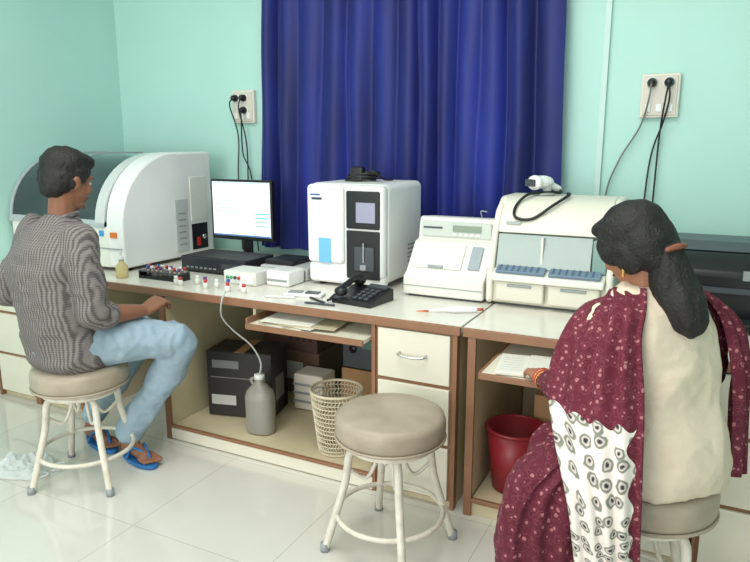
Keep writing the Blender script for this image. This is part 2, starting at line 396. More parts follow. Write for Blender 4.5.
pg=G('paper_stack')
for i in range(5):
    a=random.uniform(-.15,.15); cx=-1.48+random.uniform(-.08,.1)
    box('sheet_%d'%i,(cx-.12,DF-.04,.6605+i*.004),(cx+.12,DF+.14,.664+i*.004),[paper,M('paper_tan',(190,180,150),.7)][i%2],pg,rot=(0,0,a))

# ------------------------------------------------------------ large chemistry analyser
g=G('chemistry_analyzer')
A0,A1=-3.525,-2.655
def arc(y0,z0,y1,z1,n=14):
    return [(y1-(y1-y0)*math.cos(math.pi/2*i/n), z0+(z1-z0)*math.sin(math.pi/2*i/n)) for i in range(n+1)]
prof('end_panel',[(3.12,.77),(2.42,.77)]+arc(2.42,.98,2.82,1.36)+[(3.12,1.36)],A1-.12,A1,white,g,bevel=.014)
prof('smoked_lid',[(3.1,.98),(2.42,.98)]+arc(2.42,.985,2.82,1.35)+[(3.1,1.35)],A0+.01,A1-.12,glassd,g,bevel=.006)
rib=M('rib_grey',(176,184,186),.35)
for k,xx in enumerate((A0,A0+.34)):
    prof('lid_rib_%d'%k,[(3.105,.975),(2.413,.975)]+arc(2.413,.985,2.82,1.357)+[(3.105,1.357)],xx,xx+(.02,.008)[k],rib,g)
prof('lid_front_lip',[(2.408,.98),(2.408,1.0),(2.425,1.02),(2.44,.98)],A0,A1-.12,rib,g,bevel=.003)
prof('lid_inner_band',[(3.105,.975),(2.41,.975)]+arc(2.41,.985,2.82,1.356)+[(3.105,1.356)],A1-.185,A1-.12,M('pearl_grey',(206,211,210),.35),g,bevel=.003)
box('front_body',(A0+.01,2.415,.77),(A1-.1,3.1,.985),offw,g,bevel=.01)
box('front_seam',(A1-.40,2.41,.79),(A1-.39,2.417,.975),greyp,g)
box('warning_label',(A1-.085,2.413,.93),(A1-.04,2.421,.958),M('label_orange',(225,120,50),.5),g)
box('blue_label',(A1-.16,2.411,.935),(A1-.13,2.417,.965),M('label_blue',(70,150,215),.5),g)
box('seam_line',(A1-.2,2.411,.87),(A1-.01,2.4215,.875),greyp,g)
box('side_door',(A1-.002,2.80,.80),(A1+.006,2.90,1.10),M('door_grey',(196,198,196),.4),g,bevel=.003)
for i in range(6): box('vent_%d'%i,(A1+.004,2.82,.84+i*.035),(A1+.0075,2.88,.848+i*.035),greyp,g)
box('side_port',(A1-.002,2.93,.80),(A1+.004,3.06,.95),black,g)
box('side_port_red',(A1+.003,2.965,.82),(A1+.012,2.99,.87),M('red_part',(190,40,40),.4),g,bevel=.002)
lathe('side_port_valve',[(0,0),(.014,0),(.014,.015),(0,.015)],steel,g,loc=(A1+.003,3.02,.87),rot=(0,math.pi/2,0),seg=16)
box('side_plate',(A1-.002,2.93,.97),(A1+.004,3.07,1.22),offw,g,bevel=.002)
for i,x in enumerate((A0+.06,A1-.06)):
    for yy in(2.5,3.05): lathe('foot_%d'%i,[(0,0),(.02,0),(.02,.022),(0,.022)],black,g,loc=(x,yy,DT),seg=16)

# monitor
g=G('computer_monitor')
x0,x1,z0,z1=-2.475,-2.065,.885,1.215; my=2.9
box('bezel',(x0,my,z0),(x1,my+.035,z1),black,g,bevel=.006)
box('rear_shell',(x0+.06,my+.03,z0+.05),(x1-.06,my+.06,z1-.05),blackm,g,bevel=.01)
def screen_mat():
    m=bpy.data.materials.new('lit_screen'); m.use_nodes=True; nt=m.node_tree; b=nt.nodes['Principled BSDF']
    b.inputs['Base Color'].default_value=lin((228,236,238)); b.inputs['Emission Color'].default_value=lin((228,236,238)); b.inputs['Emission Strength'].default_value=.6; b.inputs['Roughness'].default_value=.25
    return m
scm=screen_mat()
box('screen',(x0+.012,my-.002,z0+.022),(x1-.012,my+.002,z1-.012),scm,g)
cy=M('ui_teal',(110,190,196),.4,emit=.4); gr=M('ui_grey',(175,185,190),.4,emit=.4)
box('ui_bar',(x0+.014,my-.003,z1-.020),(x1-.014,my-.001,z1-.015),gr,g)
for i in range(4): box('ui_row_%d'%i,(x1-.11,my-.003,1.03-i*.022),(x1-.03,my-.001,1.037-i*.022),cy if i<2 else gr,g)
for i in range(5): box('ui_line_%d'%i,(x0+.03,my-.003,1.12-i*.02),(x0+.2,my-.001,1.123-i*.02),gr,g)
box('taskbar',(x0+.014,my-.003,z0+.022),(x1-.014,my-.001,z0+.03),M('ui_blue',(90,130,180),.4,emit=.4),g)
box('stand_neck',(-2.30,my+.04,.765),(-2.24,my+.06,1.0),black,g,bevel=.005)
lathe('stand_base',[(0,0),(.12,0),(.12,.008),(.03,.018),(0,.018)],black,g,loc=(-2.27,my+.06,DT),scale=(1,.75))

g=G('electronic_control_box')
box('case',(-2.44,2.60,.758),(-2.02,2.84,.835),blackm,g,bevel=.005)
box('front_panel',(-2.435,2.595,.762),(-2.025,2.602,.83),M('panel_dark',(48,50,56),.3),g,bevel=.002)
for i in range(7): box('button_%d'%i,(-2.40+i*.03,2.591,.775),(-2.385+i*.03,2.597,.783),greyp,g)
box('display',(-2.17,2.592,.785),(-2.06,2.597,.81),dgrey,g)
for x in(-2.42,-2.04): 
    for yy in(2.64,2.82): lathe('foot',[(0,0),(.01,0),(.01,.01),(0,.01)],black,g,loc=(x,yy,DT),seg=12)
g=G('flat_module')
box('case',(-1.98,2.66,.75),(-1.70,2.88,.812),M('light_grey',(200,202,200),.4),g,bevel=.008)
box('dark_lid',(-1.97,2.69,.812),(-1.80,2.87,.835),blackm,g,bevel=.004)
box('front_strip',(-1.97,2.656,.765),(-1.71,2.662,.80),greyp,g)
g=G('small_mixer_unit')
box('case',(-2.04,2.45,.75),(-1.85,2.6,.815),offw,g,bevel=.006)
box('panel',(-2.03,2.446,.76),(-1.86,2.451,.805),white,g)
for i,c in enumerate([(70,170,110),(70,170,110),(60,60,60),(200,60,50)]):
    lathe('knob_%d'%i,[(0,0),(.008,0),(.008,.006),(0,.006)],M('knob%d'%i,c,.4),g,loc=(-2.01+i*.022,2.446,.785),rot=(math.pi/2,0,0),seg=14)
g=G('white_tray_module')
box('case',(-1.83,2.50,.75),(-1.70,2.64,.825),white,g,bevel=.012)
box('slot',(-1.82,2.497,.775),(-1.71,2.502,.785),greyp,g)

# central blood analyser
g=G('blood_cell_analyzer')
x0,x1,y0,y1=-1.67,-1.262,2.62,3.05
box('body',(x0,y0+.02,.775),(x1,y1,1.23),white,g,bevel=.03,seg=5)
fw=M('front_white',(244,244,243),.3)
box('front_cover_upper',(x0+.003,y0-.01,.86),(-1.475,y0+.05,1.225),fw,g,bevel=.022,seg=4)
box('front_cover_right',(-1.473,y0-.004,.80),(x1-.003,y0+.05,1.225),M('front_grey',(220,221,221),.3),g,bevel=.02,seg=4)
box('chin',(x0+.003,y0+.0,.765),(x1-.003,y0+.06,.862),fw,g,bevel=.022,seg=4)
box('display_housing',(-1.455,y0-.012,1.03),(-1.285,y0+.01,1.20),black,g,bevel=.008)
box('display',(-1.40,y0-.016,1.06),(-1.305,y0-.010,1.15),M('lcd_lilac',(150,150,170),.25,emit=.12),g)
box('sample_bay',(-1.455,y0-.010,.80),(-1.285,y0+.01,1.022),blackm,g,bevel=.006)
box('sample_door',(-1.41,y0-.018,.84),(-1.31,y0-.008,.95),dgrey,g,bevel=.008)
tube('sample_probe',[(-1.36,y0-.022,.97),(-1.36,y0-.022,.88)],.004,steel,g,typ='POLY')
box('start_plate',(-1.375,y0-.03,.845),(-1.345,y0-.012,.87),greyp,g,bevel=.004)
box('blue_label',(-1.60,y0-.013,.865),(-1.535,y0-.008,.98),M('blue_sticker',(120,190,235),.4),g)
box('badge',(-1.64,y0-.012,1.175),(-1.59,y0-.009,1.182),M('badge_blue',(60,90,170),.4),g)
box('badge_b',(-1.635,y0-.012,1.155),(-1.58,y0-.009,1.166),M('badge_dark',(60,70,90),.4),g)
for x in(x0+.05,x1-.05):
    for yy in(y0+.06,y1-.05): lathe('foot',[(0,0),(.018,0),(.018,.03),(0,.03)],black,g,loc=(x,yy,DT),seg=14)
for i in range(5): box('side_vent_%d'%i,(x1-.001,2.87,.85+i*.02),(x1+.002,2.99,.857+i*.02),greyp,g)
g=G('coiled_cable')
for k in range(3): tube('loop_%d'%k,[(-1.50+.075*math.cos(a*math.pi/4)+.01*k,2.84+.055*math.sin(a*math.pi/4),1.239+.014*k+.004*math.sin(a)) for a in range(8)],.007,cable,g,cyclic=True)
box('connector',(-1.53,2.78,1.233),(-1.46,2.82,1.30),black,g,bevel=.01)
tube('lead',[(-1.45,2.80,1.26),(-1.40,2.78,1.28),(-1.37,2.82,1.245),(-1.36,2.9,1.237)],.005,cable,g)

# electrolyte analyser
g=G('electrolyte_analyzer')
x0,x1=-1.165,-.80
prof('body',[(2.60,.76),(2.60,.84),(2.635,.86),(2.73,.98),(2.77,.99),(2.785,1.075),(2.80,1.085),(2.97,1.07),(2.97,.76)],x0,x1,offw,g,bevel=.012)
gl=M('green_grey',(168,182,176),.35)
prof('sample_flap',[(2.645,.872),(2.722,.969),(2.716,.974),(2.639,.877)],x0+.025,x0+.25,M('slope_panel',(222,222,212),.4),g,bevel=.003)
prof('flap_grip',[(2.642,.875),(2.65,.885),(2.642,.892),(2.634,.882)],x0+.10,x0+.17,greyp,g,bevel=.002)
prof('slope_slot',[(2.65,.878),(2.72,.966),(2.712,.972),(2.642,.884)],x1-.085,x1-.035,M('slot_grey',(150,162,168),.4),g,bevel=.002)
box('name_panel',(x0+.02,2.762,1.0),(x1-.02,2.775,1.066),M('name_green',(200,208,200),.4),g,bevel=.002)
box('display',(x0+.17,2.757,1.025),(x0+.30,2.764,1.053),M('lcd_green',(130,146,128),.25,emit=.1),g)
box('name_strip',(x0+.03,2.759,1.035),(x0+.12,2.764,1.043),dgrey,g)
for c_ in range(5): box('key_%d'%c_,(x0+.17+c_*.027,2.757,1.006),(x0+.188+c_*.027,2.764,1.018),white,g,bevel=.002)
box('front_seam',(x0+.003,2.597,.80),(x1-.003,2.601,.803),greyp,g)
box('base',(x0+.02,2.62,.75),(x1-.02,2.95,.765),dgrey,g)
tube('top_tube',[(-.90,2.88,1.08),(-.90,2.86,1.11),(-.87,2.85,1.11)],.003,greyp,g)

# immuno analyser
g=G('immunoassay_analyzer')
x0,x1=-.79,-.29
top=[(2.80+.06*math.cos(a),1.13+.06*math.sin(a)) for a in [math.pi-i*math.pi/2/6 for i in range(7)]]
prof('body',[(2.62,.76),(2.62,.86),(2.72,.88)]+[(2.72,.90),(2.715,1.0)]+[(2.72,1.06)]+top+[(2.98,1.19),(3.03,1.14),(3.03,.76)],x0+.002,x1-.002,beige,g,bevel=.012)
for s_,xx in(('l',x0),('r',x1-.03)):
    prof('cheek_'+s_,[(2.60,.76),(2.60,.87),(2.62,.93),(2.66,1.06),(2.71,1.14),(2.78,1.185),(3.0,1.185),(3.04,1.14),(3.04,.76)],xx,xx+.03,M('cheek',(230,227,214),.4),g,bevel=.014)
prof('top_hood',[(2.655,1.05),(2.69,1.12),(2.73,1.165),(2.78,1.192),(2.90,1.192),(2.90,1.18),(2.78,1.17),(2.72,1.12),(2.70,1.05)],x0+.03,x1-.03,beige,g,bevel=.006)
prof('window',[(2.625,.91),(2.655,1.045),(2.67,1.045),(2.64,.91)],x0+.035,x1-.09,M('tinted_window',(150,166,160),.1),g,bevel=.002)
box('window_divider',((x0+x1)/2-.035,2.63,.912),((x0+x1)/2-.027,2.662,1.04),offw,g)
box('control_pad',(x1-.085,2.625,.91),(x1-.032,2.66,1.04),M('pad_green',(128,158,152),.35),g,bevel=.004)
prof('ledge',[(2.575,.86),(2.575,.885),(2.64,.912),(2.72,.912),(2.72,.86)],x0+.03,x1-.03,offw,g,bevel=.006)
bl=M('tray_blue',(112,134,156),.35)
xm=(x0+x1)/2
for s_,(a,b) in enumerate(((x0+.045,xm-.008),(xm+.008,x1-.045))):
    prof('tray_%d'%s_,[(2.585,.892),(2.63,.910),(2.625,.921),(2.58,.903)],a,b,bl,g,bevel=.003)
    for i in range(7):
        xx=a+.012+i*(b-a-.02)/7
        prof('tray_slot_%d_%d'%(s_,i),[(2.588,.9035),(2.624,.9185),(2.623,.922),(2.586,.907)],xx,xx+.008,M('slot_blue',(84,100,122),.4),g)
    box('drawer_%d'%s_,(a,2.59,.775),(b,2.62,.858),M('drawer_beige',(222,218,202),.4),g,bevel=.008)
    box('grip_%d'%s_,((a+b)/2-.05,2.585,.838),((a+b)/2+.05,2.595,.85),greyp,g,bevel=.003)
box('base_plate',(x0+.01,2.64,.75),(x1-.01,3.0,.765),dgrey,g)
box('status_strip',(x0+.06,2.664,1.085),(x0+.12,2.682,1.095),gl,g)

g=G('barcode_scanner',(-.62,2.84,1.194),math.radians(-40))
lathe('base',[(0,0),(.045,0),(.045,.008),(.02,.014),(0,.014)],greyp,g)
b=Blob(); b.chain([((0,.02,.012),.013),((0,.01,.03),.018)]); b.ell((0,-.015,.055),(.036,.058,.028)); b.ell((0,-.05,.053),(.043,.024,.032)); b.chain([((0,.02,.045),.018),((0,.075,.025),.014)])
b.build('housing',white,g,voxel=.004)
box('scan_window',(-.03,-.08,.038),(.03,-.068,.068),dgrey,g,bevel=.004)
tube('cord',[(0,.08,.02),(.03,.06,.012),(.02,-.03,.012),(.02,-.10,.005),(.02,-.155,-.04),(.05,-.175,-.082),(.10,-.13,-.085),(.14,-.06,-.03),(.135,.02,.008),(.08,.06,.01)],.006,cable,g)

g=G('desk_telephone',(-1.27,2.42,DT),math.radians(-8))
prof('base',[(-.09,0),(-.09,.02),(.08,.055),(.09,.05),(.09,0)],-.10,.10,black,g,bevel=.008)
sl=math.atan2(.035,.17)
for r_ in range(4):
    for c_ in range(3):
        yy=-.06+r_*.028; zz=.02+(yy+.09)*.206
        box('key_%d%d'%(r_,c_),(-.005+c_*.028,yy-.009,zz),(.015+c_*.028,yy+.009,zz+.008),dgrey,g,bevel=.002,rot=(sl,0,0))
box('display',(-.01,.048,.05),(.085,.078,.062),dgrey,g,bevel=.002,rot=(sl,0,0))
b=Blob(); b.ell((-.062,-.07,.05),(.03,.028,.022)); b.ell((-.062,.065,.075),(.03,.028,.022)); b.chain([((-.062,-.07,.062),.014),((-.062,-.0,.082),.014),((-.062,.065,.088),.014)])
b.build('handset',black,g,voxel=.004)
tube('cord',[(-.08,-.09,.04)]+[(-.10-.008*(i%2)-i*.003,-.11+.012*i,.012+.006*math.sin(i*3)) for i in range(10)],.004,cable,g)

g=G('tube_rack')
box('base',(-2.50,2.36,.75),(-2.24,2.44,.765),black,g,bevel=.003)
box('shelf',(-2.50,2.36,.785),(-2.24,2.44,.79),dgrey,g)
for x in(-2.50,-2.246): box('end',(x,2.36,.75),(x+.006,2.44,.79),black,g)
caps=[M('cap_purple',(110,70,140),.4),M('cap_red',(190,50,50),.4),M('cap_white',(235,235,230),.4),M('cap_blue',(60,90,170),.4)]
for i in range(9):
    for j in range(2):
        if (i*7+j*3)%5==0: continue
        x=-2.485+i*.029; yy=2.38+j*.04
        lathe('tube_%d_%d'%(i,j),[(0,.766),(.005,.768),(.005,.805),(0,.805)],M('tube_glass',(200,170,160),.2),g,loc=(x,yy,0),seg=10)
        lathe('cap_%d_%d'%(i,j),[(0,.80),(.0075,.80),(.0075,.815),(0,.815)],caps[(i*3+j)%4],g,loc=(x,yy,0),seg=10)
g=G('reagent_bottles')
for i in range(10):
    x=-2.22+i*.045+random.uniform(-.008,.008); yy=2.33+random.uniform(-.03,.05)
    lathe('vial_%d'%i,[(0,DT),(.012,DT),(.012,DT+.026),(.007,DT+.032),(0,DT+.032)],offw,g,loc=(x,yy,0),seg=14)
    lathe('vial_cap_%d'%i,[(0,DT+.03),(.009,DT+.03),(.009,DT+.043),(0,DT+.043)],caps[[2,1,2,0,1,2,3,1,2,1][i]],g,loc=(x,yy,0),seg=14)
g=G('wash_bottle')
amb=M('pale_yellow_plastic',(214,196,140),.35)
lathe('body',[(0,0),(.028,0),(.03,.01),(.03,.06),(.012,.08),(.012,.09),(0,.09)],amb,g,loc=(-2.58,2.33,DT))
lathe('cap',[(0,.088),(.015,.088),(.014,.105),(0,.105)],white,g,loc=(-2.58,2.33,DT))
tube('spout',[(-2.58,2.33,DT+.10),(-2.58,2.33,DT+.13),(-2.56,2.31,DT+.14),(-2.54,2.29,DT+.13)],.003,white,g)
g=G('slide_holder',(-1.55,2.40,DT),.2)
box('tray',(-.09,-.035,0),(.09,.035,.014),white,g,bevel=.005)
box('slide_a',(-.07,-.02,.014),(-.01,.02,.019),greyp,g); box('slide_b',(.01,-.02,.014),(.07,.02,.019),dgrey,g)
def pen(name,x,y,rz,col,ln=.14):
    g=G(name,(x,y,DT+.006),rz)
    lathe('barrel',[(0,-ln/2),(.002,-ln/2),(.005,-ln/2+.012),(.005,ln/2-.005),(.003,ln/2),(0,ln/2)],M(name+col[0],col[1],.4),g,rot=(0,math.pi/2,0),seg=12)
    box('clip',(ln/2-.045,-.001,.005),(ln/2-.005,.001,.008),steel,g)
pen('ball_pen',-1.44,2.33,-.5,('b',(30,30,40))); pen('ball_pen',-1.40,2.28,.1,('k',(60,60,70)))
pen('marker_pen',-1.62,2.31,.3,('w',(220,220,215)))
g=G('micropipette',(-.87,2.40,DT+.014),math.radians(28))
b=Blob(); b.chain([((.1,0,0),.012),((.02,0,0),.014),((-.03,0,0),.008),((-.09,0,-.004),.004)],n=2); b.build('body',white,g,voxel=.0022,smooth=3)
lathe('tip',[(0,0),(.005,0),(.0015,.05),(0,.05)],M('orange_tip',(215,110,60),.4),g,loc=(-.085,0,-.005),rot=(0,-math.pi/2,0),seg=12)
lathe('plunger',[(0,0),(.006,0),(.006,.025),(0,.025)],M('plunger_red',(190,80,60),.4),g,loc=(.108,0,0),rot=(0,math.pi/2,0),seg=12)

g=G('laser_printer')
prof('body',[(2.66,.755),(2.64,.80),(2.64,.95),(2.70,1.01),(2.80,1.04),(3.05,1.04),(3.05,.755)],-.17,.30,black,g,bevel=.015)
prof('top_recess',[(2.72,1.02),(2.8,1.046),(3.0,1.046),(3.0,1.04),(2.8,1.035)],-.11,.24,dgrey,g)
box('front_tray',(-.12,2.55,.78),(.25,2.645,.79),blackm,g,bevel=.003)
box('output_slot',(-.13,2.633,.88),(.26,2.642,.90),dgrey,g)
box('panel',(.14,2.632,.93),(.27,2.642,.965),greyp,g,bevel=.002)
for x in(-.14,.27): box('foot',(x-.015,2.72,.75),(x+.015,2.98,.757),black,g)
g=G('desktop_monitor')
box('bezel',(.42,2.45,.84),(.80,2.48,1.12),black,g,bevel=.006)
box('screen',(.435,2.448,.86),(.785,2.452,1.105),M('off_screen',(40,45,60),.15),g)
box('neck',(.59,2.475,.765),(.63,2.495,.95),black,g)
lathe('base',[(0,0),(.1,0),(.1,.008),(.03,.016),(0,.016)],black,g,loc=(.61,2.48,DT))

# under-desk objects
PZ=.0745
card=M('cardboard',(176,136,96),.8,var=.5,vscale=12)
bprint=M('black_carton',(40,37,36),.5)
pw=M('print_white',(190,190,185),.5); pgm=M('print_grey',(130,130,128),.5)
g=G('black_carton',(-2.0,2.55,PZ),math.radians(14))
box('carton',(-.17,-.10,0),(.17,.12,.33),bprint,g,bevel=.004)
box('front_print',(-.15,-.102,.06),(-.02,-.1,.11),pw,g)
box('front_print_b',(.03,-.102,.04),(.14,-.1,.07),pgm,g)
box('front_print_c',(-.15,-.102,.2),(.14,-.1,.204),pgm,g)
box('front_print_d',(-.14,-.102,.25),(.0,-.1,.29),pgm,g)
box('flap_l',(-.17,-.10,.33),(.17,.0,.334),bprint,g); box('tape',(-.02,-.1,.334),(.03,.12,.336),card,g)
box('side_print',(.17,-.05,.08),(.172,.06,.2),pgm,g)
g=G('brown_carton',(-1.94,2.98,PZ),0)
box('carton_low',(-.18,-.13,0),(.18,.13,.24),M('carton_dark',(104,82,64),.8,var=.4,vscale=10),g,bevel=.004)
box('carton_top',(-.17,-.13,.24),(.17,.13,.46),M('carton_dark2',(86,62,52),.75,var=.4,vscale=10),g,bevel=.004)
box('label',(-.05,-.132,.08),(.08,-.13,.18),pw,g)
for i in range(4): box('slot_%d'%i,(-.0+i*.04,-.132,.30),(.02+i*.04,-.13,.40),bprint,g)
g=G('white_foam_block',(-1.72,2.74,PZ),.05)
box('foam',(-.085,-.07,0),(.085,.07,.19),M('foam',(222,216,204),.8),g,bevel=.01)
for i in range(3): box('groove_%d'%i,(-.087,-.073,.04+i*.045),(.087,-.068,.052+i*.045),greyp,g)
g=G('plastic_jerrycan',(-1.79,2.37,PZ),.1)
jm=M('translucent_plastic',(172,168,158),.25,trans=.3)
b=Blob(); b.rings([((0,0,0),.070,.054),((0,0,.17),.072,.056),((0,0,.20),.064,.05),((0,0,.23),.036,.032),((0,0,.24),.022,.022),((0,0,.262),.022,.022)],Vector((1,0,0)),Vector((0,1,0)))
b.build('bottle',jm,g,voxel=.005,smooth=4)
tube('grip',[(-.03,0,.225),(-.045,0,.25),(-.02,0,.262)],.008,jm,g)
lathe('cap',[(0,0),(.024,0),(.024,.022),(0,.022)],white,g,loc=(0,0,.26))
tube('waste_tube',[(0,0,.27),(.01,.0,.34),(-.03,-.01,.42),(-.09,-.06,.50),(-.10,-.13,.58),(-.07,-.172,.66),(-.055,-.16,.71)],.004,M('clear_tube',(190,195,190),.3),g)
def basket(name,loc,r0,r1,h,mat,mesh=True):
    g=G(name,loc)
    if mesh:
        V=[];F=[];na=44;nz=14
        for j in range(nz+1):
            t=j/nz; r=r0+(r1-r0)*t
            for i in range(na):
                a=2*math.pi*(i+.5*(j%2))/na; V.append((r*math.cos(a),r*math.sin(a),h*t))
        for j in range(nz):
            for i in range(na):
                i2=(i+1)%na; F.append((j*na+i,j*na+i2,(j+1)*na+i2,(j+1)*na+i))
        ob=O('mesh_wall',V,F,mat,g); m=ob.modifiers.new('w','WIREFRAME'); m.thickness=.0065; m.use_even_offset=False
    else:
        lathe('wall',[(r0,.0),(r1,h),(r1-.005,h),(r0-.005,.006)],mat,g)
    lathe('bottom',[(0,0),(r0,0),(r0,.006),(0,.006)],mat,g)
    tube('rim',[(r1*math.cos(a*math.pi/12),r1*math.sin(a*math.pi/12),h) for a in range(24)],.006,mat,g,cyclic=True,res=2)
basket('mesh_wastebasket',(-1.375,2.37,PZ),.082,.115,.28,M('basket_beige',(216,204,178),.5))
basket('red_dustbin',(-.585,2.40,PZ),.085,.112,.25,M('bin_red',(140,32,42),.4),mesh=False)
g=G('power_backup_unit',(-1.50,2.95,PZ))
box('support_carton',(-.11,-.12,0),(.11,.12,.20),card,g,bevel=.003)
box('case',(-.11,-.12,.20),(.11,.12,.40),black,g,bevel=.01)
box('face',(-.10,-.124,.21),(.10,-.118,.39),dgrey,g,bevel=.004)
lathe('socket_ring',[(0,0),(.022,0),(.022,.006),(0,.006)],black,g,loc=(-.04,-.122,.31),rot=(math.pi/2,0,0),seg=20)
box('led_panel',(.01,-.128,.32),(.08,-.122,.36),M('led_g',(90,120,110),.3),g)
g=G('storage_carton',(-.46,2.66,PZ))
box('carton',(-.09,-.12,0),(.09,.15,.34),card,g,bevel=.003)
box('label',(-.05,-.122,.12),(.05,-.12,.2),M('label_yellow',(200,170,90),.6),g)
g=G('white_bucket',(-2.50,2.62,0))
lathe('wall',[(.10,0),(.13,.30),(.125,.30),(.095,.006),(0,.006)],white,g)
tube('rim',[(.13*math.cos(a*math.pi/12),.13*math.sin(a*math.pi/12),.30) for a in range(24)],.006,white,g,cyclic=True,res=2)
# thin crumpled plastic bag lying on the floor
g=G('plastic_bag',(-2.60,1.70,0.0),.4)
V=[];n=44
for j in range(n+1):
    for i in range(n+1):
        u=(i/n-.5)*2; v_=(j/n-.5)*2
        rr=max(abs(u),abs(v_)); 
        h=.006+.075*max(0,1-rr**2)*(.5+.9*abs(noise.noise(Vector((u*2.2,v_*2.2,1)))))+.016*max(0,1-rr)**.5*noise.noise(Vector((u*6,v_*6,4)))
        V.append((u*.13*(1+.2*noise.noise(Vector((v_*2,3,0)))),v_*.10*(1+.25*noise.noise(Vector((u*2,7,0)))),max(.003,h)))
F=[(j*(n+1)+i,j*(n+1)+i+1,(j+1)*(n+1)+i+1,(j+1)*(n+1)+i) for j in range(n) for i in range(n)]
bag=M('clear_film',(230,236,236),.25,trans=0,alpha=.55)
o_=O('film',V,F,bag,g); 
tube('handle_a',[(.12,.03,.006),(.17,.05,.012),(.19,.01,.01),(.15,-.02,.006)],.005,bag,g)
tube('handle_b',[(.12,-.03,.006),(.16,-.06,.012),(.13,-.08,.006)],.005,bag,g)

# ------------------------------------------------------------ stools
def stool(loc,rz):
    g=G('round_stool',(loc[0],loc[1],0),rz)
    lathe('seat_cushion',[(0,.415),(.165,.415),(.182,.424),(.190,.44),(.192,.46),(.191,.485),(.186,.50),(.17,.509),(.10,.513),(0,.515)],seatm,g,seg=56)
    tube('seat_piping',[(.190*math.cos(a*math.pi/16),.190*math.sin(a*math.pi/16),.428) for a in range(32)],.005,seatm,g,cyclic=True,res=2)
    lathe('seat_plate',[(0,.402),(.15,.402),(.155,.416),(0,.416)],wpaint,g)
    for k in range(4):
        a=math.radians(36+90*k); c,s=math.cos(a),math.sin(a)
        tube('leg_%d'%k,[(.04*c,.04*s,.39),(.10*c,.10*s,.39),(.140*c,.140*s,.365),(.150*c,.150*s,.31),(.160*c,.160*s,.25),(.195*c,.195*s,.13),(.232*c,.232*s,.006)],.014,wpaint,g)
        lathe('foot_%d'%k,[(0,0),(.017,0),(.016,.03),(0,.03)],greyp,g,loc=(.233*c,.233*s,0),seg=16)
        tube('strut_%d'%k,[(.150*c,.150*s,.31),(.08*c,.08*s,.27),(.03*c,.03*s,.38)],.007,wpaint,g)
    tube('foot_ring',[(.188*math.cos(a*math.pi/16),.188*math.sin(a*math.pi/16),.135) for a in range(32)],.009,wpaint,g,cyclic=True,res=2)
    tube('top_ring',[(.145*math.cos(a*math.pi/16),.145*math.sin(a*math.pi/16),.397) for a in range(32)],.010,wpaint,g,cyclic=True,res=2)
    return g
stool((-.905,1.925),0); stool((-2.285,1.80),math.radians(33)); stool((-.085,1.86),math.radians(20))

# ------------------------------------------------------------ people
ALR=math.radians(26.6)
def hand(b,w,d,up,side,curl=.35,sc=1.0):
    w=Vector(w); d=Vector(d).normalized(); up=Vector(up); up=(up-d*up.dot(d)).normalized(); s=d.cross(up)*side
    P=lambda x,y,z: w+(s*x+d*y+up*z)*sc
    for x in(.024,.008,-.008,-.023):
        b.chain([(P(x*.6,0,0),.019*sc),(P(x,.045,0),.016*sc),(P(x*1.15,.082,0),.0125*sc)])
    for x,l,dc in((.0275,.07,0),(.009,.078,.0),(-.009,.073,.05),(-.0265,.056,.12)):
        y,z,a=.082,0,0; pts=[(P(x,y,z),.0098*sc)]
        for k,fr in enumerate((.45,.3,.25)):
            a+=curl+dc; y+=l*fr*math.cos(a); z-=l*fr*math.sin(a); pts.append((P(x*1.1,y,z),(.0088-.0009*k)*sc))
        b.chain(pts)
    b.chain([(P(.02,.02,-.004),.015*sc),(P(.042,.045,-.012),.0115*sc),(P(.052,.072,-.02),.0098*sc),(P(.05,.094,-.028),.0082*sc)])
def head(g,c,yaw,pitch,sk,neckto=None,sc=1.0,roll=0):
    R=Matrix.Rotation(yaw,3,'Z')@Matrix.Rotation(roll,3,'Y')@Matrix.Rotation(pitch,3,'X'); c=Vector(c)
    P=lambda x,y,z: c+R@Vector((x,y,z))*sc
    b=Blob(); E=lambda p,r,n=3: b.ell(P(*p),tuple(v*sc for v in r),rot=R,n=n)
    E((0,-.012,.03),(.072,.09,.082)); E((0,.022,-.02),(.06,.066,.085)); E((0,.04,-.078),(.04,.042,.032)); E((0,.0,-.06),(.052,.05,.04))
    E((0,.068,.028),(.05,.022,.014)); 
    for s in(-1,1):
        E((s*.036,.06,-.022),(.022,.022,.02)); E((s*.074,-.008,-.012),(.008,.018,.03)); E((s*.078,-.014,.002),(.008,.016,.016))
    b.chain([(P(0,.085,.018),.007*sc),(P(0,.1,-.018),.0105*sc)],n=2); E((.01,.094,-.024),(.008,.009,.007)); E((-.01,.094,-.024),(.008,.009,.007))
    E((0,.083,-.048),(.022,.01,.006)); E((0,.081,-.060),(.019,.01,.007)); E((0,.078,-.088),(.018,.014,.012))
    if neckto: b.chain([(P(0,-.018,-.05),.05*sc),(neckto[0],neckto[1])])
    b.build('head_skin',sk,g,voxel=.0045,smooth=3)
    ew=M('eye_white',(205,198,190),.3); ir=M('iris',(35,22,16),.2)
    for s in(-1,1):
        e=Blob(); e.ell(P(s*.029,.071,.004),(.011*sc,.011*sc,.0075*sc),rot=R); e.build('eye_%s'%('l' if s>0 else 'r'),ew,g,voxel=.002,smooth=1)
        e=Blob(); e.ell(P(s*.029,.0795,.004),.0048*sc); e.build('iris_%s'%('l' if s>0 else 'r'),ir,g,voxel=.0015,smooth=1)
        e=Blob(); e.chain([(P(s*.012,.088,.024),.0028),(P(s*.03,.087,.029),.0032),(P(s*.046,.075,.024),.0022)]); e.build('eyebrow_%s'%('l' if s>0 else 'r'),hairm,g,voxel=.002,smooth=1)
    e=Blob(); e.chain([(P(-.019,.086,-.0535),.0035),(P(0,.093,-.0535),.004),(P(.019,.086,-.0535),.0035)]); e.build('mouth',M('lips',(130,70,66),.4),g,voxel=.002,smooth=1)
    return P,R
